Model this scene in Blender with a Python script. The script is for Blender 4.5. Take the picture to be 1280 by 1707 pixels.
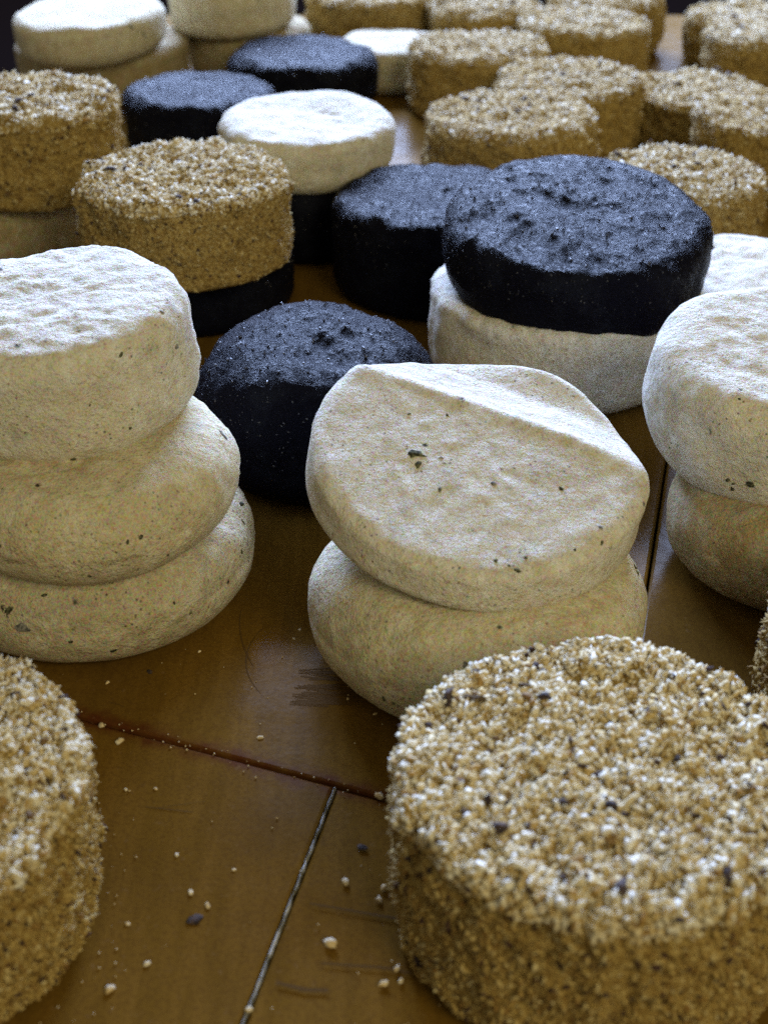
import bpy, math, random
import numpy as np
from mathutils import Vector, Matrix, noise

rad = math.radians
sc = bpy.context.scene
for o in list(bpy.data.objects):
    bpy.data.objects.remove(o, do_unlink=True)
C = sc.collection

# ------------------------------------------------------------------ camera
cam_d = bpy.data.cameras.new('camera')
cam = bpy.data.objects.new('camera', cam_d)
C.objects.link(cam)
cam.location = (0, 0, 0.30)
cam.rotation_euler = (rad(90 - 31), 0, 0)
cam_d.sensor_fit = 'VERTICAL'
cam_d.sensor_height = 36
cam_d.lens = 2500 / 1707 * 36
cam_d.clip_start = 0.02
cam_d.clip_end = 50
cam_d.dof.use_dof = True
cam_d.dof.focus_distance = 0.52
cam_d.dof.aperture_fstop = 13.5
sc.camera = cam

# ------------------------------------------------------------------ light
world = bpy.data.worlds.new('World')
sc.world = world
world.use_nodes = True
bg = world.node_tree.nodes['Background']
bg.inputs[0].default_value = (1.0, 0.92, 0.64, 1)
bg.inputs[1].default_value = 0.225

def area(name, loc, target, sx, sy, power, col):
    d = bpy.data.lights.new(name, 'AREA')
    d.shape = 'RECTANGLE'; d.size = sx; d.size_y = sy
    d.energy = power; d.color = col
    o = bpy.data.objects.new(name, d); C.objects.link(o)
    o.location = loc
    o.rotation_euler = (Vector(target) - Vector(loc)).to_track_quat('-Z', 'Y').to_euler()
    return o
# the window at the far end of the table, and the warm room lamp behind the photographer
area('window_light', (-0.05, 2.75, 1.05), (0, 0.62, 0.03), 1.9, 0.75, 312, (0.46, 0.61, 1.0))
area('room_lamp', (0.8, -0.9, 1.1), (0, 0.6, 0.03), 0.7, 0.7, 13.0, (1.0, 0.86, 0.48))

sc.view_settings.view_transform = 'Standard'
sc.view_settings.look = 'None'
sc.view_settings.exposure = 0
sc.view_settings.gamma = 1
sc.render.engine = 'CYCLES'
sc.cycles.max_bounces = 6
sc.cycles.use_denoising = False
sc.cycles.sample_clamp_direct = 4
sc.cycles.sample_clamp_indirect = 2

# ------------------------------------------------------------------ node helpers
class NT:
    def __init__(s, name):
        s.m = bpy.data.materials.new(name); s.m.use_nodes = True
        s.t = s.m.node_tree; s.b = s.t.nodes['Principled BSDF']
        s.co = s.n('ShaderNodeTexCoord').outputs['Object']
        inf = s.n('ShaderNodeObjectInfo')
        s.rnd = s.math('MULTIPLY', inf.outputs['Random'], 37.0)
    def n(s, k, **kw):
        x = s.t.nodes.new(k)
        for a, v in kw.items(): setattr(x, a, v)
        return x
    def put(s, sock, v):
        if isinstance(v, bpy.types.NodeSocket): s.t.links.new(v, sock)
        elif isinstance(v, tuple) and len(v) == 3 and sock.type == 'RGBA': sock.default_value = (*v, 1)
        else: sock.default_value = v
    def math(s, op, a, b=0.0, clamp=False):
        x = s.n('ShaderNodeMath', operation=op, use_clamp=clamp)
        s.put(x.inputs[0], a); s.put(x.inputs[1], b); return x.outputs[0]
    def noise(s, scale, detail=3, rough=.55, off=0.0, vec=None):
        x = s.n('ShaderNodeTexNoise', noise_dimensions='4D')
        s.put(x.inputs['Vector'], vec or s.co)
        s.put(x.inputs['W'], s.math('ADD', s.rnd, off))
        x.inputs['Scale'].default_value = scale; x.inputs['Detail'].default_value = detail
        x.inputs['Roughness'].default_value = rough
        return x.outputs['Fac']
    def voro(s, scale, vec=None):
        x = s.n('ShaderNodeTexVoronoi', voronoi_dimensions='3D')
        ad = s.n('ShaderNodeVectorMath', operation='ADD'); s.put(ad.inputs[0], vec or s.co); s.put(ad.inputs[1], s.rnd)
        s.put(x.inputs['Vector'], ad.outputs[0])
        x.inputs['Scale'].default_value = scale
        return x.outputs['Distance'], x.outputs['Color']
    def ramp(s, v, lo, hi):
        x = s.n('ShaderNodeMapRange'); x.clamp = True; x.interpolation_type = 'SMOOTHSTEP'
        s.put(x.inputs[0], v); x.inputs[1].default_value = lo; x.inputs[2].default_value = hi
        return x.outputs[0]
    def cramp(s, v, stops):
        x = s.n('ShaderNodeValToRGB'); s.put(x.inputs[0], v)
        e = x.color_ramp.elements
        while len(e) < len(stops): e.new(0.5)
        for el, (p, c) in zip(e, stops): el.position = p; el.color = (*c, 1)
        return x.outputs[0]
    def mix(s, f, a, b):
        x = s.n('ShaderNodeMix', data_type='RGBA')
        s.put(x.inputs['Factor'], f); s.put(x.inputs['A'], a); s.put(x.inputs['B'], b)
        return x.outputs['Result']
    def scalevec(s, v):
        x = s.n('ShaderNodeMapping'); s.put(x.inputs[0], s.co); x.inputs['Scale'].default_value = v
        return x.outputs[0]
    def bump(s, h, strength, dist, prev=None):
        x = s.n('ShaderNodeBump'); x.inputs['Strength'].default_value = strength
        x.inputs['Distance'].default_value = dist; s.put(x.inputs['Height'], h)
        if prev: s.put(x.inputs['Normal'], prev)
        return x.outputs[0]
    def done(s, col, rough, nrm=None, spec=.5):
        s.put(s.b.inputs['Base Color'], col); s.put(s.b.inputs['Roughness'], rough)
        s.b.inputs['Specular IOR Level'].default_value = spec
        if nrm: s.put(s.b.inputs['Normal'], nrm)
        return s.m

def rind(name, pale, mid, tan, speck=0.5, tanlo=.52):
    k = NT(name)
    big = k.noise(38, 4, .6)
    midn = k.noise(170, 4, .62, 3)
    fine = k.noise(620, 3, .6, 7)
    col = k.mix(k.ramp(big, tanlo, tanlo + .22), mid, tan)
    col = k.mix(k.ramp(midn, .44, .66), col, pale)
    col = k.mix(k.math('MULTIPLY', k.ramp(k.noise(330, 4, .75, 15), .46, .66), .65), col, tan)
    col = k.mix(k.math('MULTIPLY', k.ramp(fine, .54, .70), .5), col, mid)
    col = k.mix(k.math('MULTIPLY', k.ramp(k.noise(95, 5, .7, 41), .52, .68), .45), col, (.44, .41, .34))
    # grey-brown freckles, thick in some places and thin in others
    d, vc = k.voro(560)
    sep = k.n('ShaderNodeSeparateColor'); k.put(sep.inputs[0], vc)
    keep = k.math('GREATER_THAN', sep.outputs[0], 1.0 - .42 * speck)
    dens = k.ramp(k.noise(55, 2, .5, 11), .42, .60)
    sp = k.math('MULTIPLY', k.math('MULTIPLY', k.ramp(d, .34, .12), keep), k.math('ADD', k.math('MULTIPLY', dens, .75), .2))
    col = k.mix(k.math('MULTIPLY', sp, .85), col, (.12, .095, .065))
    d2, vc2 = k.voro(150)
    sep2 = k.n('ShaderNodeSeparateColor'); k.put(sep2.inputs[0], vc2)
    sp2 = k.math('MULTIPLY', k.math('MULTIPLY', k.ramp(d2, .22, .10), k.math('GREATER_THAN', sep2.outputs[1], 1 - .10 * speck)), k.ramp(fine, .40, .55))
    col = k.mix(sp2, col, (.035, .03, .02))
    # barely visible grain of many hues
    nc = k.n('ShaderNodeTexNoise', noise_dimensions='4D'); k.put(nc.inputs['Vector'], k.co); k.put(nc.inputs['W'], k.rnd)
    nc.inputs['Scale'].default_value = 1300; nc.inputs['Detail'].default_value = 2
    sat = k.n('ShaderNodeHueSaturation'); sat.inputs['Saturation'].default_value = 1.6; k.put(sat.inputs['Color'], nc.outputs['Color'])
    ov = k.n('ShaderNodeMix', data_type='RGBA', blend_type='OVERLAY'); ov.inputs['Factor'].default_value = .55
    k.put(ov.inputs['A'], col); k.put(ov.inputs['B'], sat.outputs['Color']); col = ov.outputs['Result']
    soft = k.math('ADD', k.math('MULTIPLY', k.ramp(k.noise(30, 3, .6, 31), .40, .62), .75), .25)
    n1 = k.bump(k.math('MULTIPLY', k.noise(170, 5, .7, 5, k.scalevec((.6, 1.0, 1.0))), soft), .8, .0018)
    n2 = k.bump(k.noise(480, 4, .74, 9), 1.0, .0016, n1)
    n2 = k.bump(k.noise(1300, 2, .6, 13), .6, .0005, n2)
    return k.done(col, .82, n2, .25)

M = {}
M['rind_white'] = rind('rind_white', (.82, .80, .74), (.73, .68, .56), (.57, .49, .34), .8)
M['rind_cream'] = rind('rind_cream', (.75, .70, .54), (.65, .58, .40), (.52, .42, .24), .9)
M['rind_freckled'] = rind('rind_freckled', (.70, .65, .50), (.60, .53, .36), (.43, .35, .21), 1.3)
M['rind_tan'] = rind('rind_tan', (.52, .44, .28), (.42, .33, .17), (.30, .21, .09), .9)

def black():
    k = NT('black_ash_rind')
    fine = k.noise(520, 4, .7)
    big = k.noise(70, 3, .6, 4)
    col = k.mix(k.ramp(big, .45, .65), (.006, .006, .012), (.011, .012, .020))
    col = k.mix(k.math('MULTIPLY', k.ramp(fine, .64, .74), .5), col, (.04, .038, .035))
    n1 = k.bump(k.noise(300, 5, .75, 6), 1.0, .0030)
    n2 = k.bump(k.noise(900, 3, .7, 8), .7, .0008, n1)
    return k.done(col, k.cramp(k.noise(330, 3, .6, 2), [(.38, (.18,)*3), (.62, (.50,)*3)]), n2, .032)
M['black'] = black()
k = NT('black_grit'); M['grit'] = k.done((.03, .03, .04), .15, None, .7)

def crumbmat(name, stops):
    k = NT(name)
    g = k.n('ShaderNodeNewGeometry')
    col = k.cramp(g.outputs['Random Per Island'], stops)
    patch = k.ramp(k.noise(70, 3, .6), .48, .68)
    col = k.mix(k.math('MULTIPLY', patch, .16), col, (.46, .33, .13))
    n = k.bump(k.noise(1400, 3, .6), .5, .0005)
    return k.done(col, .8, n, .25)
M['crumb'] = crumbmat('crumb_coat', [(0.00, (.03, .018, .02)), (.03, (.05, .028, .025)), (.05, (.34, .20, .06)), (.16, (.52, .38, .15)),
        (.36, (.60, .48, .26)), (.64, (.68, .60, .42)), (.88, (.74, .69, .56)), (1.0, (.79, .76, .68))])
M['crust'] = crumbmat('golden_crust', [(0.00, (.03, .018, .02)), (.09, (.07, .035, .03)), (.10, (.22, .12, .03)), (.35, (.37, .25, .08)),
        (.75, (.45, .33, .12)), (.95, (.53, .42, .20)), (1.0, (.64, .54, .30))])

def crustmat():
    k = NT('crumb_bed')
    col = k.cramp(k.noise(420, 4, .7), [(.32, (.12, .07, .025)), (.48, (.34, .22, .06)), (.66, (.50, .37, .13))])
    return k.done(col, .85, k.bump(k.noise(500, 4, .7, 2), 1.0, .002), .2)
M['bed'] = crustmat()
k = NT('dark_husk'); M['husk'] = k.done(k.mix(k.ramp(k.noise(600), .4, .65), (.02, .012, .014), (.08, .05, .04)), .85, k.bump(k.noise(900), .6, .0006))
k = NT('green_mould'); M['mould'] = k.done(k.mix(k.ramp(k.noise(900), .42, .6), (.035, .035, .022), (.13, .13, .075)), .9, None, .1)
k = NT('blue_mould'); M['mould_grey'] = k.done(k.mix(k.ramp(k.noise(900), .42, .6), (.10, .10, .10), (.28, .27, .25)), .9, None, .1)

def woodmat():
    k = NT('brown_varnished_board')
    grain = k.noise(28, 5, .6, 0, k.scalevec((7, .7, 1)))
    blot = k.noise(14, 4, .6, 5)
    fine = k.noise(420, 3, .6, 8)
    col = k.mix(k.ramp(grain, .35, .70), (.145, .078, .012), (.185, .100, .018))
    col = k.mix(k.math('MULTIPLY', k.ramp(blot, .45, .70), .5), col, (.095, .050, .011))
    # worn reddish rim where the two rows of boards meet
    sx = k.n('ShaderNodeVectorMath', operation='DOT_PRODUCT'); k.put(sx.inputs[0], k.co); sx.inputs[1].default_value = (.3643, .9313, 0)
    dist = k.math('ABSOLUTE', k.math('SUBTRACT', sx.outputs['Value'], .3126))
    wear = k.math('MULTIPLY', k.ramp(k.math('ADD', dist, k.math('MULTIPLY', k.noise(110, 5, .75, 9), .017)), .0155, .0075), .85)
    col = k.mix(wear, col, (.075, .014, .006))
    col = k.mix(k.math('MULTIPLY', k.ramp(k.noise(800, 3, .7, 21), .46, .60), .35), col, (.075, .034, .010))
    dust = k.math('MULTIPLY', k.ramp(fine, .60, .73), .30)
    col = k.mix(dust, col, (.22, .14, .07))
    r = k.math('ADD', k.math('MULTIPLY', k.noise(60, 4, .65, 12), .18), .15)
    r = k.math('ADD', r, k.math('MULTIPLY', wear, .2))
    nb = k.bump(k.noise(35, 4, .55, 3), .25, .0015)
    nb = k.bump(fine, .10, .0004, nb)
    return k.done(col, r, nb, .015)
M['wood'] = woodmat()
k = NT('seam_putty'); M['putty'] = k.done(k.mix(k.ramp(k.noise(160, 4), .42, .6), (.16, .15, .11), (.50, .50, .50)), .45, k.bump(k.noise(500), .5, .0006))
k = NT('scuff'); M['scuff'] = k.done((.092, .050, .013), .75, None, .05)
k = NT('pale_crumb'); M['loose'] = k.done(k.mix(k.ramp(k.noise(300), .4, .6), (.62, .46, .22), (.76, .68, .52)), .8, k.bump(k.noise(900), .5, .0006))
k = NT('dark_room'); M['room'] = k.done((.020, .012, .020), .9)

# ------------------------------------------------------------------ object helpers
def mesh_np(name, v, faces_list):
    """faces_list: list of int arrays (n,3) or (n,4)"""
    me = bpy.data.meshes.new(name)
    v = np.asarray(v, np.float32)
    me.vertices.add(len(v)); me.vertices.foreach_set('co', v.ravel())
    idx = np.concatenate([f.ravel() for f in faces_list]).astype(np.int32)
    tot = np.concatenate([np.full(len(f), f.shape[1], np.int32) for f in faces_list])
    me.loops.add(len(idx)); me.loops.foreach_set('vertex_index', idx)
    me.polygons.add(len(tot))
    me.polygons.foreach_set('loop_start', np.concatenate([[0], np.cumsum(tot)[:-1]]).astype(np.int32))
    me.polygons.foreach_set('loop_total', tot)
    me.update(calc_edges=True); me.validate()
    return me

def link(name, me, mat, parent=None, smooth=True):
    o = bpy.data.objects.new(name, me); C.objects.link(o)
    if mat: me.materials.append(M[mat])
    if smooth: me.polygons.foreach_set('use_smooth', np.ones(len(me.polygons), bool))
    if parent: o.parent = parent
    return o

def tag(o, label, cat, group=None):
    o['label'] = label; o['category'] = cat
    if group: o['group'] = group
    return o

def empty(name):
    o = bpy.data.objects.new(name, None); C.objects.link(o); o.empty_display_size = .02
    return o

def fbm(p, oct=3):
    return noise.fractal(p, 1.0, 2.1, oct)

def body(seed, R, T, rb, nt=112, nr=26, lump=.025, dome=.03, low=.0016, mid=.0006, topfn=None, rtop=None):
    """a wheel of cheese: uneven outline, rounded rims, slightly lumpy top. returns verts, faces, and a surface sampler"""
    rb = min(rb, T * .499); rt = rb if rtop is None else rtop * T
    prof = []
    for i in range(1, nr): prof.append(((R - rt) * i / nr, T, 0))
    na = 9
    for i in range(na + 1):
        a = math.pi / 2 * (1 - i / na); prof.append((R - rt + rt * math.cos(a), T - rt + rt * math.sin(a), 1))
    ns = max(2, int((T - rb - rt) / .003))
    for i in range(1, ns): prof.append((R, T - rt - (T - rb - rt) * i / ns, 2))
    for i in range(na + 1):
        a = math.pi / 2 * i / na; prof.append((R - rb + rb * math.cos(a), rb - rb * math.sin(a), 3))
    for f in (.8, .5, .2): prof.append(((R - rb) * f, 0, 4))
    off = Vector((seed * 7.31, seed * 3.77, seed * 1.93))
    V = []
    def pt(r, z, th, kind):
        c, s = math.cos(th), math.sin(th)
        o = fbm(Vector((c * 1.1, s * 1.1, z / .05 * .5)) + off, 3) * lump
        rr = r * (1 + o * (r / R) ** 2)
        p = Vector((rr * c, rr * s, z))
        if topfn:
            p.z *= 1 + topfn(p.x / R, p.y / R) / T
        if kind <= 1:
            q = min(1, r / R)
            p.z += dome * T * (1 - q * q) * 1.0
        h = fbm(p * 38 + off, 3) * low + fbm(p * 150 + off, 3) * mid
        if kind == 0: p.z += h
        elif kind == 4: pass
        else:
            n = Vector((c, s, 0))
            if kind == 1:
                a = math.acos(max(-1, min(1, (r - (R - rt)) / rt))); n = Vector((c * math.cos(a), s * math.cos(a), math.sin(a)))
            p += n * h * (.35 if kind == 3 else 1)
        if p.z < 0: p.z = 0
        return p
    V.append(pt(0, T, 0, 0))
    for (r, z, kd) in prof:
        for j in range(nt):
            V.append(pt(r, z, 2 * math.pi * j / nt, kd))
    V.append(Vector((0, 0, 0)))
    n = len(prof)
    J = np.arange(nt); J1 = (J + 1) % nt
    F3 = [np.stack([np.zeros(nt, int), 1 + J, 1 + J1], 1)]
    q = []
    for i in range(n - 1):
        a, b = 1 + i * nt, 1 + (i + 1) * nt
        q.append(np.stack([a + J, b + J, b + J1, a + J1], 1))
    last = len(V) - 1; a = 1 + (n - 1) * nt
    F3.append(np.stack([a + J1, a + J, np.full(nt, last)], 1))
    v = np.array([tuple(p) for p in V])
    return v, [np.concatenate(F3), np.concatenate(q)]

ICO_T = (1 + 5 ** .5) / 2
ICO_V = np.array([(-1, ICO_T, 0), (1, ICO_T, 0), (-1, -ICO_T, 0), (1, -ICO_T, 0), (0, -1, ICO_T), (0, 1, ICO_T), (0, -1, -ICO_T), (0, 1, -ICO_T),
                  (ICO_T, 0, -1), (ICO_T, 0, 1), (-ICO_T, 0, -1), (-ICO_T, 0, 1)]) / 1.9
ICO_F = np.array([(0, 11, 5), (0, 5, 1), (0, 1, 7), (0, 7, 10), (0, 10, 11), (1, 5, 9), (5, 11, 4), (11, 10, 2), (10, 7, 6), (7, 1, 8),
                  (3, 9, 4), (3, 4, 2), (3, 2, 6), (3, 6, 8), (3, 8, 9), (4, 9, 5), (2, 4, 11), (6, 2, 10), (8, 6, 7), (9, 8, 1)])
OCT_V = np.array([(1, 0, 0), (-1, 0, 0), (0, 1, 0), (0, -1, 0), (0, 0, 1), (0, 0, -1)], float)
OCT_F = np.array([(0, 2, 4), (2, 1, 4), (1, 3, 4), (3, 0, 4), (2, 0, 5), (1, 2, 5), (3, 1, 5), (0, 3, 5)])

def scatter(v, faces, rng, count, smin, smax, base='ico', proud=.3, zmin=.001, zpow=0, elong=2.0, zmax=9):
    """little lumps stuck over the skin of a cheese, as one mesh"""
    tris = np.concatenate([faces[0], faces[1][:, [0, 1, 2]], faces[1][:, [0, 2, 3]]])
    A, B, D = v[tris[:, 0]], v[tris[:, 1]], v[tris[:, 2]]
    nr = np.cross(B - A, D - A); ar = np.linalg.norm(nr, axis=1)
    cz = (A[:, 2] + B[:, 2] + D[:, 2]) / 3
    w = ar * (cz > zmin) * ((nr[:, 2] / np.maximum(ar, 1e-12)) > -.6)
    w = w * (cz < zmax)
    w /= w.sum()
    ti = rng.choice(len(tris), count, p=w)
    r1, r2 = np.sqrt(rng.random(count)), rng.random(count)
    P = A[ti] * (1 - r1)[:, None] + B[ti] * (r1 * (1 - r2))[:, None] + D[ti] * (r1 * r2)[:, None]
    N = nr[ti] / ar[ti][:, None]
    sz = smin + (smax - smin) * rng.random(count) ** 2.4
    P = P + N * (sz * (proud * rng.uniform(-.6, 1.6, count)))[:, None]
    # random rotations
    q = rng.normal(size=(count, 4)); q /= np.linalg.norm(q, axis=1)[:, None]
    w_, x, y, z = q.T
    Rm = np.stack([1 - 2 * (y * y + z * z), 2 * (x * y - z * w_), 2 * (x * z + y * w_), 2 * (x * y + z * w_), 1 - 2 * (x * x + z * z), 2 * (y * z - x * w_),
                   2 * (x * z - y * w_), 2 * (y * z + x * w_), 1 - 2 * (x * x + y * y)], 1).reshape(-1, 3, 3)
    bv, bf = (ICO_V, ICO_F) if base == 'ico' else (OCT_V, OCT_F)
    k = len(bv)
    sc3 = np.stack([rng.uniform(.9, elong, count), rng.uniform(.6, 1.1, count), rng.uniform(.3, .8, count)], 1)
    loc = bv[None] * rng.uniform(.5, 1.5, (count, k, 1)) * sc3[:, None, :] * sz[:, None, None]
    W = np.einsum('nij,nkj->nki', Rm, loc) + P[:, None]
    W[..., 2] = np.maximum(W[..., 2], .0002)
    F = (bf[None] + (np.arange(count) * k)[:, None, None]).reshape(-1, 3)
    return W.reshape(-1, 3), [F]

def place(o, x, y, z0, T, tx=0, ty=0, yaw=0):
    Rm = Matrix.Rotation(rad(ty), 3, 'Y') @ Matrix.Rotation(rad(tx), 3, 'X') @ Matrix.Rotation(rad(yaw), 3, 'Z')
    o.rotation_euler = Rm.to_euler()
    o.location = Vector((x, y, z0 + T / 2)) - Rm @ Vector((0, 0, T / 2))

def surf_pt(v, lx, ly, R):
    """highest skin point near local (lx, ly)"""
    d = (v[:, 0] - lx) ** 2 + (v[:, 1] - ly) ** 2
    i = np.argsort(d)[:14]; return v[i[np.argmax(v[i, 2])]]

def spot(parent, name, mat, p, n, w, h, thick, seed, spin=0):
    """an uneven flake stuck to the skin at p with normal n"""
    rng = random.Random(seed); n = Vector(n).normalized()
    t = n.orthogonal().normalized(); b = n.cross(t)
    c, s = math.cos(spin), math.sin(spin); t, b = t * c + b * s, b * c - t * s
    V = [Vector(p) + n * thick]; F = []
    m = 11
    for ring, (f, zz) in enumerate(((.6, thick * .9), (1.0, -thick * .6))):
        for j in range(m):
            a = 2 * math.pi * j / m
            r = f * rng.uniform(.6, 1.25)
            V.append(Vector(p) + t * (w * r * math.cos(a)) + b * (h * r * math.sin(a)) + n * (zz * rng.uniform(.6, 1.2)))
    me = bpy.data.meshes.new(name)
    F = [(0, 1 + j, 1 + (j + 1) % m) for j in range(m)] + [(1 + j, 1 + m + j, 1 + m + (j + 1) % m, 1 + (j + 1) % m) for j in range(m)]
    me.from_pydata([tuple(x) for x in V], [], F)
    return link(name, me, mat, parent)

def skin_hit(v, faces, o_, d_):
    """first skin point along a local ray"""
    from mathutils.bvhtree import BVHTree
    polys = [tuple(f) for g in faces for f in g.tolist()]
    t = BVHTree.FromPolygons([tuple(x) for x in v], polys)
    h = t.ray_cast(Vector(o_), Vector(d_).normalized())
    return (h[0], h[1]) if h[0] is not None else (None, None)

# ------------------------------------------------------------------ the setting
def slab(name, poly, z0, z1, mat, parent=None, bev=.0012):
    import bmesh
    bm = bmesh.new()
    f = bm.faces.new([bm.verts.new((x, y, z0)) for x, y in poly])
    r = bmesh.ops.extrude_face_region(bm, geom=[f])
    for e in r['geom']:
        if isinstance(e, bmesh.types.BMVert): e.co.z = z1
    bmesh.ops.recalc_face_normals(bm, faces=bm.faces)
    if bev:
        ed = [e for e in bm.edges if all(abs(v.co.z - z1) < 1e-6 for v in e.verts)]
        bmesh.ops.bevel(bm, geom=ed, offset=bev, segments=2, affect='EDGES', profile=.5)
    me = bpy.data.meshes.new(name); bm.to_mesh(me); bm.free()
    return link(name, me, mat, parent, smooth=False)

floor = slab('floor', [(-3, -2), (3, -2), (3, 4), (-3, 4)], -.82, -.78, 'room', bev=0); floor['kind'] = 'structure'
wall = slab('wall_back', [(-3, 3.4), (3, 3.4), (3, 3.5), (-3, 3.5)], -.78, 2.2, 'room', bev=0); wall['kind'] = 'structure'

table = empty('table'); table.location = (0, 0, 0)
tag(table, 'brown varnished wooden table of wide boards under all the cheeses', 'table')
gd = Vector((.9313, -.3643)); gn = Vector((.3643, .9313)); sd = Vector((.2291, .9734)); sn = Vector((.9734, -.2291))
g0 = Vector((-.0438, .3527)); s0 = Vector((-.0144, .3412)); s1 = Vector((.1055, .4950))
def lx(p, d, q, e):
    den = d.x * e.y - d.y * e.x
    t = ((q.x - p.x) * e.y - (q.y - p.y) * e.x) / den
    return p + d * t
GAP = .0004
def half(p, n, g): return p + n * g
L_ = (Vector((-.262, 0)), Vector((.0, 1))); R_ = (Vector((.62, 0)), Vector((0, 1)))
Fr = (Vector((0, .06)), Vector((1, 0))); Bk = (Vector((0, 1.335)), Vector((1, 0)))
gF = (half(g0, gn, -GAP), gd); gB = (half(g0, gn, GAP), gd)
sL = (half(s0, sn, -.0005), sd); sR = (half(s0, sn, .0005), sd)
tL = (half(s1, sn, -.0004), sd); tR = (half(s1, sn, .0004), sd)
def quad(a, b, c, d): return [tuple(lx(*a, *b)), tuple(lx(*b, *c)), tuple(lx(*c, *d)), tuple(lx(*d, *a))]
boards = [quad(Fr, sL, gF, L_), quad(Fr, R_, gF, sR), quad(gB, tL, Bk, L_), quad(gB, R_, Bk, tR)]
for i, q in enumerate(boards):
    slab('board', q, -.032, (-.0002, -.0007, 0, -.0009)[i], 'wood', table)
slab('board_batten', [(-.23, .10), (.58, .10), (.58, 1.28), (-.23, 1.28)], -.06, -.0335, 'wood', table, bev=0)
# pale filler squeezed up along the front seam, as short uneven lengths
def ribbon(name, pts, widths, z0, z1, mat, parent):
    V = []; F = []
    for i, (x, y) in enumerate(pts):
        a = pts[max(0, i - 1)]; b = pts[min(len(pts) - 1, i + 1)]
        d = Vector((b[0] - a[0], b[1] - a[1])).normalized(); n = Vector((-d.y, d.x)) * widths[i] / 2
        V += [(x - n.x, y - n.y, z0), (x, y, z1), (x + n.x, y + n.y, z0)]
        if i:
            k = 3 * i; F += [(k - 3, k - 2, k + 1, k), (k - 2, k - 1, k + 2, k + 1)]
    me = bpy.data.meshes.new(name); me.from_pydata(V, [], F)
    return link(name, me, mat, parent, smooth=True)
rr = random.Random(4)
pts = []; wd = []
for i in range(70):
    p = lx(*sL, *gF) - sd * (.0005 + .115 * i / 69) + sn * (.0005 + .0003 * noise.noise(Vector((i * .35, 0, 2))))
    pts.append(tuple(p)); wd.append(.0009 + .0006 * noise.noise(Vector((i * .5, 3, 7))))
ribbon('seam_filler', pts, wd, -.0008, .0003, 'putty', table)

# scuffs and scratches rubbed into the varnish
def scratch(pts, w, name='scratch'):
    ribbon(name, pts, [w * (.4 + .6 * math.sin(math.pi * (i + .5) / len(pts))) for i in range(len(pts))], .00006, .00009, 'scuff', table)
for i in range(46):
    a = rr.uniform(0, 1); y0 = .3795 + .019 * a; x0 = -.0285 + rr.uniform(-.002, .003) + .002 * a
    ln = rr.uniform(.010, .024); sl = rr.uniform(-.05, .30)
    scratch([(x0 + ln * t, y0 + ln * t * sl - .004 * t) for t in (0, .33, .66, 1)], rr.uniform(.0003, .0010))
def arc(px, py, r, a0, a1, w): scratch([(px + r * math.cos(rad(a0 + (a1 - a0) * i / 16)), py + r * math.sin(rad(a0 + (a1 - a0) * i / 16))) for i in range(17)], w)
arc(-.012, .405, .034, 150, 215, .0005)
arc(.02, .43, .07, 178, 205, .0006)
scratch([(-.02, .2935), (.0, .2888), (.012, .2862), (.03, .282)], .0009)
scratch([(-.016, .2725), (.0, .271), (.018, .2665)], .0008)
scratch([(-.027, .266), (-.020, .2638), (-.014, .2636)], .0013)
for i in range(6):
    x0, y0 = rr.uniform(-.11, .02), rr.uniform(.25, .40); a = rr.uniform(-.6, .3); ln = rr.uniform(.004, .018)
    scratch([(x0 + ln * t * math.cos(a), y0 + ln * t * math.sin(a)) for t in (0, .5, 1)], rr.uniform(.0002, .0005))

# ------------------------------------------------------------------ cheeses
GR_T = 'smooth pale wheels of cheese'; GR_K = 'black wheels of cheese'; GR_C = 'crumb coated wheels of cheese'

def tomme(label, x, y, z0, R, T, rbf, mat, seed, tx=0, ty=0, yaw=0, near=True, spots=(), **kw):
    v, f = body(seed, R, T, rbf * T, nt=140 if near else 80, nr=34 if near else 16, **kw)
    o = link('cheese_wheel', mesh_np('cheese_wheel', v, f), mat)
    place(o, x, y, z0, T, tx, ty, yaw)
    tag(o, label, 'cheese', GR_T)
    if spots:
        bpy.context.view_layer.update()
        inv = o.matrix_basis.inverted(); cl = inv @ cam.location
        for i, (px, py, w, h, mt, nm) in enumerate(spots):
            # a direction from the camera, given as a slope pair, finds the place on the skin
            d = cam.matrix_basis.to_3x3() @ Vector((px, py, -1))
            p, n = skin_hit(v, f, cl, inv.to_3x3() @ d)
            if p is None: continue
            spot(o, nm, mt, p, n, w, h, .00035, seed * 31 + i, rr.uniform(0, 3))
    return o

def black_wheel(label, x, y, z0, R, T, rbf, seed, tx=0, ty=0, near=True, grit=900, **kw):
    kw.setdefault('low', .0024); kw.setdefault('mid', .0009); kw.setdefault('lump', .03)
    v, f = body(seed, R, T, rbf * T, nt=140 if near else 72, nr=34 if near else 14, **kw)
    o = empty('black_cheese_wheel'); place(o, x, y, z0, T, tx, ty)
    tag(o, label, 'cheese', GR_K)
    link('rind', mesh_np('rind', v, f), 'black', o)
    gv, gf = scatter(v, f, np.random.default_rng(seed), grit, .0002, .0007 if near else .0010, 'oct', .5, zmin=T * .5)
    g = link('ash_grit', mesh_np('ash_grit', gv, gf), 'grit', o, smooth=False); g['kind'] = 'stuff'
    return o

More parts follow.
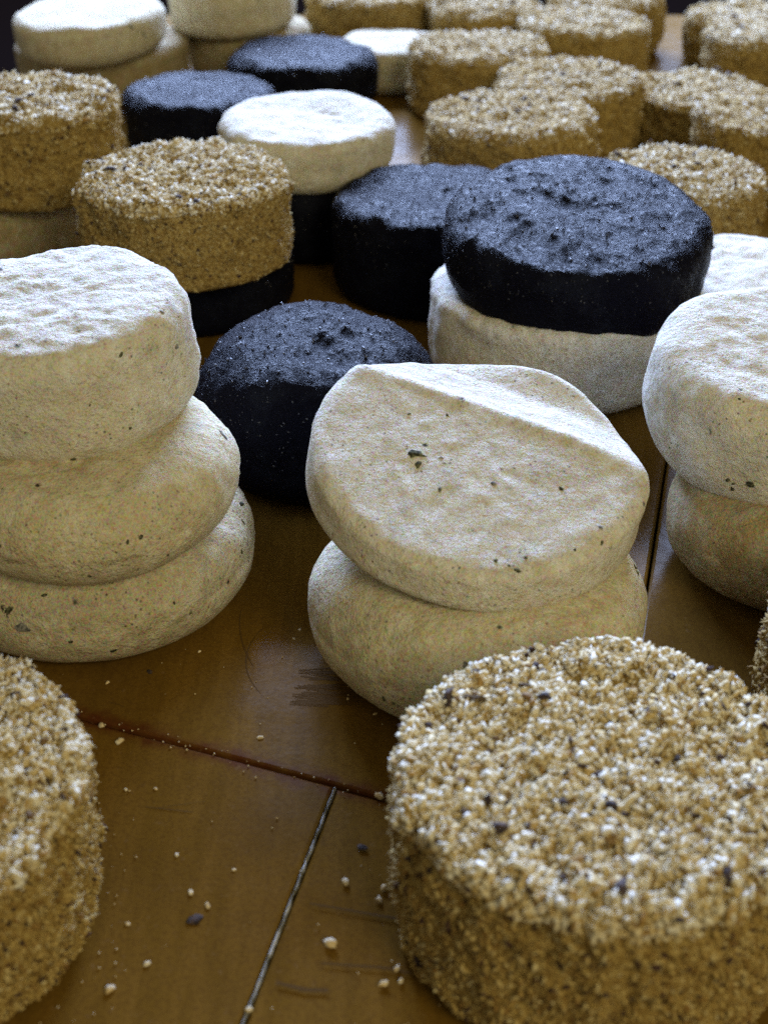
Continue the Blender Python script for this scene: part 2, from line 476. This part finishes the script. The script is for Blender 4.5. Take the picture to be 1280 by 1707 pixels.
def crumb_wheel(label, x, y, z0, R, T, seed, tx=0, ty=0, count=4500, s=(.0009, .0021), base='oct', nt=72, rbf=.12, mat='crumb', husks=5, flakes=0, **kw):
    kw.setdefault('low', .0028); kw.setdefault('mid', .0030); kw.setdefault('lump', .03)
    v, f = body(seed, R, T, rbf * T, nt=nt, nr=nt // 4, **kw)
    o = empty('crumb_coated_cheese'); place(o, x, y, z0, T, tx, ty)
    tag(o, label, 'cheese', GR_C)
    link('rind', mesh_np('rind', v, f), 'bed', o)
    rng = np.random.default_rng(seed)
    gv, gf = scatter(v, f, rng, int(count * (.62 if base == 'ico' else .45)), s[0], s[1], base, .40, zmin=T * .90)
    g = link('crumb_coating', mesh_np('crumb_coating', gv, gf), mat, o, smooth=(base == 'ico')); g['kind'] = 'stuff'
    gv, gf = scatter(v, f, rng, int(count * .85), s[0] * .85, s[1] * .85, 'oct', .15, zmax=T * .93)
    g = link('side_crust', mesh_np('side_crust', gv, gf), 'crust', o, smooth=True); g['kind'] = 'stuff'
    rp = random.Random(seed)
    for i in range(husks):
        a, q = rp.uniform(0, 6.28), R * .92 * rp.random() ** .5
        p = surf_pt(v, q * math.cos(a), q * math.sin(a), R)
        spot(o, 'dark_husk', 'husk', Vector(p) + Vector((0, 0, s[1] * .6)), (rp.uniform(-.3, .3), rp.uniform(-.5, .1), 1), rp.uniform(.0016, .0034), rp.uniform(.001, .002), .0009, seed * 9 + i, rp.uniform(0, 3))
    return o, v, f

def PX(px, py): return ((px - 640) / 2500, (853.5 - py) / 2500)
def SP(px, py, w, h, mt='mould', nm='mould_spot'): return (*PX(px, py), w, h, mt, nm)

# centre stack
def top_c2(u, w):
    # a face that slopes down to the front, a level band behind it, then a lip rising at the back right
    d = .36 * u + .93 * w
    def sst(a, b, x): x = max(0, min(1, (x - a) / (b - a))); return x * x * (3 - 2 * x)
    z = -.0150 * max(0, (.24 - d)) + .0008 * math.exp(-((d - .24) / .06) ** 2)
    z += .0060 * sst(.62, 1.05, d) * sst(-.45, .15, u - .25 * w) - .0055 * max(0, min(1, (d - .22) / .48))
    z -= .0030 * sst(.5, 1.05, u)
    return z
tomme('thick pale wheel with sloping top and green spot, topping the centre stack', .0300, .4240, .0412, .0545, .0355, .40, 'rind_white', 3, 4, 9, near=True,
      topfn=top_c2, rtop=.16, lump=.022, dome=.0, low=.0003, mid=.0004, spots=[
      SP(693, 757, .0034, .0020), SP(697, 775, .0014, .0017), SP(935, 815, .0013, .0008), SP(826, 935, .0010, .0008), SP(862, 950, .0013, .0009), SP(848, 943, .0007, .0006),
      SP(1001, 880, .0010, .0009, 'mould_grey'), SP(1003, 905, .0012, .0006), SP(958, 917, .0008, .0006), SP(876, 930, .0006, .0008), SP(735, 763, .0009, .0007, 'mould_grey'),
      SP(733, 815, .0010, .0008, 'mould_grey'), SP(605, 995, .0010, .0008), SP(682, 690, .0008, .0005), SP(745, 692, .0008, .0005), SP(822, 806, .0012, .0010, 'mould_grey')])
tomme('yellowish cream wheel at the bottom of the centre stack, behind the front right crumb cheese', .0309, .4087, 0, .0556, .0400, .48, 'rind_cream', 4, near=True,
      lump=.035, low=.0014, spots=[SP(1058, 945, .0014, .0010), SP(1052, 930, .0008, .0006), SP(1062, 955, .0008, .0012), SP(776, 1107, .0013, .0010, 'mould_grey'), SP(640, 1165, .0012, .0008), SP(655, 1172, .0008, .0006)])
# left stack
tomme('freckled wheel with dark mould patches at the bottom of the left stack', -.1022, .4464, 0, .0561, .0360, .48, 'rind_freckled', 5, near=True, lump=.03,
      spots=[SP(403, 840, .0020, .0012), SP(405, 870, .0009, .0014), SP(403, 920, .0012, .0007), SP(290, 1005, .0011, .0007), SP(318, 1022, .0009, .0008), SP(15, 1018, .0024, .0013), SP(118, 1070, .0010, .0008), SP(75, 992, .0014, .0006), SP(40, 1048, .003, .0018, 'mould_grey'), SP(190, 1085, .0016, .0008)])
tomme('cream wheel with tan side in the middle of the left stack', -.0995, .4380, .0350, .0501, .0340, .48, 'rind_cream', 6, 4, 0, near=True, lump=.03,
      spots=[SP(235, 895, .0013, .0008), SP(213, 904, .0010, .0006), SP(275, 948, .0012, .0008), SP(280, 925, .0006, .0005), SP(372, 725, .0013, .0032, 'mould_grey'), SP(150, 960, .0010, .0005)])
tomme('chalky white topped wheel crowning the left stack', -.1068, .4560, .0645, .0433, .0440, .34, 'rind_white', 7, 4, -3, near=True, rtop=.16, lump=.045, low=.0014, mid=.0009,
      spots=[SP(202, 592, .0012, .0008), SP(218, 714, .0007, .0007), SP(123, 765, .0012, .0012), SP(150, 675, .0007, .0005), SP(295, 578, .0012, .0010, 'mould_grey'), SP(270, 520, .0012, .0008, 'mould_grey')])
# right pair
tomme('big rounded white wheel with mould streaks at the right edge, leaning on a darker one', .1445, .4880, .0275, .0500, .0480, .46, 'rind_white', 8, 9, 6, near=True, rtop=.26, lump=.03, low=.0016,
      spots=[SP(1212, 800, .0010, .0012), SP(1222, 806, .0007, .0008), SP(1220, 815, .0009, .0012), SP(1250, 808, .0014, .0026), SP(1205, 845, .0014, .0014), SP(1233, 850, .0014, .0010), SP(1215, 832, .0008, .0008), SP(1232, 665, .0008, .0006)])
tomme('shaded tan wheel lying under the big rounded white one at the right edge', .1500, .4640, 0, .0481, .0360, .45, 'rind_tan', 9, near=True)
tomme('low white wheel at the right edge between the black topped stack and a crumb cheese', .1656, .6552, 0, .0520, .0400, .40, 'rind_white', 10, near=True)
# under and around the black wheels
tomme('straight sided white wheel carrying a black wheel', .0797, .6300, 0, .0590, .0425, .26, 'rind_white', 11, near=True, rtop=.12, lump=.02, mid=.0009)
tomme('pale wheel with hollowed top resting on a black one, behind the dark topped crumb cheese', -.0415, .7980, .0385, .0470, .0300, .42, 'rind_white', 12, 3, 0, near=True, rtop=.2,
      topfn=lambda u, w: -.0022 * math.exp(-((u * u + w * w) / .35) ** 2))
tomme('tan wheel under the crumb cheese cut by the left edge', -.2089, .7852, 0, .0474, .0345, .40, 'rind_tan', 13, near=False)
tomme('pale tilted wheel on top of the far left pair', -.2048, .0 + 1.0735, .0350, .0525, .0285, .45, 'rind_cream', 14, 3, -3, near=False, rtop=.25, spots=[SP(220, 45, .0022, .0014), SP(240, 57, .0016, .0020), SP(232, 53, .001, .001)])
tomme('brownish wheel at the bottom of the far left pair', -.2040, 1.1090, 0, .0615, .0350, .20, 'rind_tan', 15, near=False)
tomme('cream wheel cut by the top edge, beside the far left pair', -.1130, 1.1480, .0345, .0465, .0330, .30, 'rind_cream', 16, 3, -2, near=False)
tomme('tan wheel under the cream wheel that the top edge cuts', -.1020, 1.1600, 0, .0470, .0350, .25, 'rind_tan', 17, near=False)
tomme('pale greenish wheel half hidden between the far black wheel and a crumb cheese', .0060, 1.1180, 0, .0420, .0310, .30, 'rind_freckled', 18, near=False)

black_wheel('large black wheel perched on the straight sided white one', .0848, .6290, .0420, .0578, .0345, .24, 21, 9, 2, grit=1500, dome=.03)
black_wheel('domed black wheel in front, between the left and centre stacks', -.0272, .5340, .003, .0465, .0530, .40, 22, 6, 0, grit=1000, dome=.11)
black_wheel('tall black wheel behind, partly hidden by the perched black one', .0260, .7270, 0, .0520, .0500, .16, 23, grit=1000)
black_wheel('black wheel under the crumb cheese with the ragged pale top', -.0954, .7068, 0, .0505, .0345, .25, 24, near=False, grit=500)
black_wheel('dark wheel under the pale hollowed one', -.0440, .7900, 0, .0410, .0390, .25, 25, near=False, grit=400)
black_wheel('black wheel with bluish sheen right of the crumb cheese cut by the left edge', -.1184, .9596, 0, .0486, .0400, .25, 26, near=False, grit=500)
black_wheel('farthest black wheel, flat and bluish, beside the half hidden pale wheel', -.0567, 1.0635, 0, .0525, .0380, .35, 27, near=False, grit=500)

# crumb coated wheels
NEAR = dict(count=28000, s=(.00035, .00135), base='ico', nt=120, husks=9)
crumb_wheel('huge crumb coated wheel in the front right corner',   .0560, .2913, 0, .0525, .0500, 31, rbf=.05, lump=.014, low=.0018, **NEAR)
crumb_wheel('crumb coated wheel with a cracked top cut by the lower left corner', -.1300, .2890, .004, .0540, .0450, 32, 5, 0, rbf=.07, **NEAR)
crumb_wheel('sliver of a crumb coated wheel at the right edge above the huge one', .1640, .3640, 0, .0495, .0440, 33, count=8000, s=(.0007, .0019), base='ico', nt=90)
crumb_wheel('crumb coated wheel with a ragged pale top on a black wheel', -.0934, .6783, .0350, .0482, .0414, 34, count=13000, s=(.0004, .0012), base='ico', nt=100)
crumb_wheel('crumb coated wheel cut by the left edge, resting on a tan wheel', -.1875, .7836, .0350, .0475, .0470, 35, count=8000, s=(.0006, .0016))
far = [
 ('crumb coated wheel just behind the two big black ones', .0758, .8848, .0515, .0450),
 ('crumb coated wheel right behind the one that touches the big black ones', .1182, .9668, .0468, .0450),
 ('crumb coated wheel with a pale left edge, right of the half hidden pale wheel', .0658, 1.0475, .0480, .0450),
 ('far crumb coated wheel beside the open grey patch of table', .1451, 1.1190, .0463, .0450),
 ('farthest crumb coated wheel cut by the top edge beside the grey patch', .1714, 1.2130, .0450, .0450),
 ('far crumb coated wheel at the top, between two others cut by the edge', .0772, 1.1745, .0428, .0450),
 ('far crumb coated wheel cut by the top edge, left of the row', -.0104, 1.2150, .0500, .0450),
 ('low crumb coated wheel wedged between three others at the right', .2050, .9800, .0432, .0330),
 ('crumb coated wheel cut by the right edge, front one of three there', .2333, .8905, .0458, .0450),
 ('crumb coated wheel in the top right corner, the nearer of two', .2729, 1.0877, .0445, .0450),
 ('farther crumb coated wheel in the top right corner, against the dark', .2770, 1.1810, .0445, .0360),
 ('bright topped crumb coated wheel right of the perched black wheel', .1582, .7765, .0443, .0450),
]
for i, (lb, x, y, R, T) in enumerate(far):
    crumb_wheel(lb, x, y, 0, R, T, 41 + i, rr.uniform(-1.2, 1.6), rr.uniform(-1.5, 1.5), count=rr.choice((4200, 5600, 7000)), s=(.0006, .0016),
                nt=64, husks=rr.choice((1, 2, 4)), low=rr.uniform(.002, .0042), rbf=rr.uniform(.08, .2))

# ------------------------------------------------------------------ loose bits on the table
def lump(name, label, x, y, s, mat, seed, group, el=1.5):
    rng = np.random.default_rng(seed)
    import bmesh
    bm = bmesh.new(); bmesh.ops.create_icosphere(bm, subdivisions=2, radius=1)
    off = Vector((seed, seed * 2.3, 0))
    for v in bm.verts:
        v.co *= 1 + .55 * noise.noise(v.co * 1.4 + off) + .25 * noise.noise(v.co * 3.5 + off)
        v.co = Vector((v.co.x * el, v.co.y, max(-.55, v.co.z * .8))) * s
    me = bpy.data.meshes.new(name); bm.to_mesh(me); bm.free()
    o = link(name, me, mat)
    zmin = min(v.co.z for v in me.vertices)
    o.location = (x, y, -zmin - .0003); o.rotation_euler = (0, 0, rng.uniform(0, 6))
    return tag(o, label, 'crumb', group)
GP = 'pale crumbs fallen on the boards'
LP = 'tiny pale cheese crumb lying on the brown boards'
from_px = [(576, 1471, .0011), (551, 1574, .0016), (183, 1650, .0013), (318, 1488, .0009), (346, 1510, .0009), (246, 1607, .0009), (213, 1540, .0007), (200, 1236, .0013), (170, 1210, .0011),
           (434, 1230, .0009), (632, 1328, .0013), (333, 1086, .0006), (415, 1683, .0009), (640, 1640, .0011), (662, 1615, .0009), (668, 1635, .0008), (640, 1480, .0010), (632, 1500, .0009),
           (210, 1316, .0006), (260, 1315, .0006), (295, 1425, .0007), (626, 1190, .0007), (580, 1165, .0006), (180, 1138, .0007), (500, 1050, .0006), (490, 1065, .0006), (390, 1450, .0006)]
def on_table(px, py):
    P = rad(31); u = (853.5 - py) / 2500; w = (px - 640) / 2500
    d = Vector((w, math.cos(P) + u * math.sin(P), -math.sin(P) + u * math.cos(P)))
    return Vector((0, 0, .30)) + d * (.30 / -d.z)
for i, (px, py, s) in enumerate(from_px):
    p = on_table(px, py)
    big = {0: 'small grey-white crumb right of the pale seam', 1: 'largest pale crumb on the boards, right of the seam'}.get(i)
    lump('crumb', big or LP, p.x, p.y, s * .8, 'loose', 100 + i, None if big else GP)
for i, (px, py, s, lb) in enumerate([(325, 1533, .0015, 'dark flattened flake on the front left board'), (604, 1413, .0011, 'small black bit right of the pale seam'), (250, 1120, .0009, 'tiny dark bit in front of the left stack')]):
    p = on_table(px, py)
    o = lump('dark_flake', lb, p.x, p.y, s, 'husk', 200 + i, None)
    o.scale.z = .35; o.location.z *= .35

# fine crumb dust shed around the foot of the coated wheels and along the joints
rng = np.random.default_rng(77)
P = []
for (cx, cy, R0, n) in [(.056, .2913, .0535, 150), (-.130, .289, .055, 130), (.164, .364, .050, 40)]:
    a = rng.uniform(0, 6.283, n); d = R0 + .0008 + np.abs(rng.normal(0, .006, n))
    P += list(zip(cx + d * np.cos(a), cy + d * np.sin(a)))
for t in rng.uniform(-.06, .06, 40):
    q = g0 + gd * t + gn * rng.normal(0, .0016); P.append((q.x, q.y))
for i in range(60): P.append((rng.uniform(-.12, .05), rng.uniform(.24, .42)))
P = np.array(P); n = len(P)
sz = rng.uniform(.00012, .00042, n)
W = OCT_V[None] * rng.uniform(.6, 1.4, (n, 6, 1)) * sz[:, None, None]
W[..., 0] += P[:, 0:1]; W[..., 1] += P[:, 1:2]; W[..., 2] += (sz * .5)[:, None]
dust = link('crumb_dust', mesh_np('crumb_dust', W.reshape(-1, 3), [(OCT_F[None] + (np.arange(n) * 6)[:, None, None]).reshape(-1, 3)]), 'loose', smooth=False)
dust['kind'] = 'stuff'; dust['label'] = 'fine pale crumb dust on the brown boards'
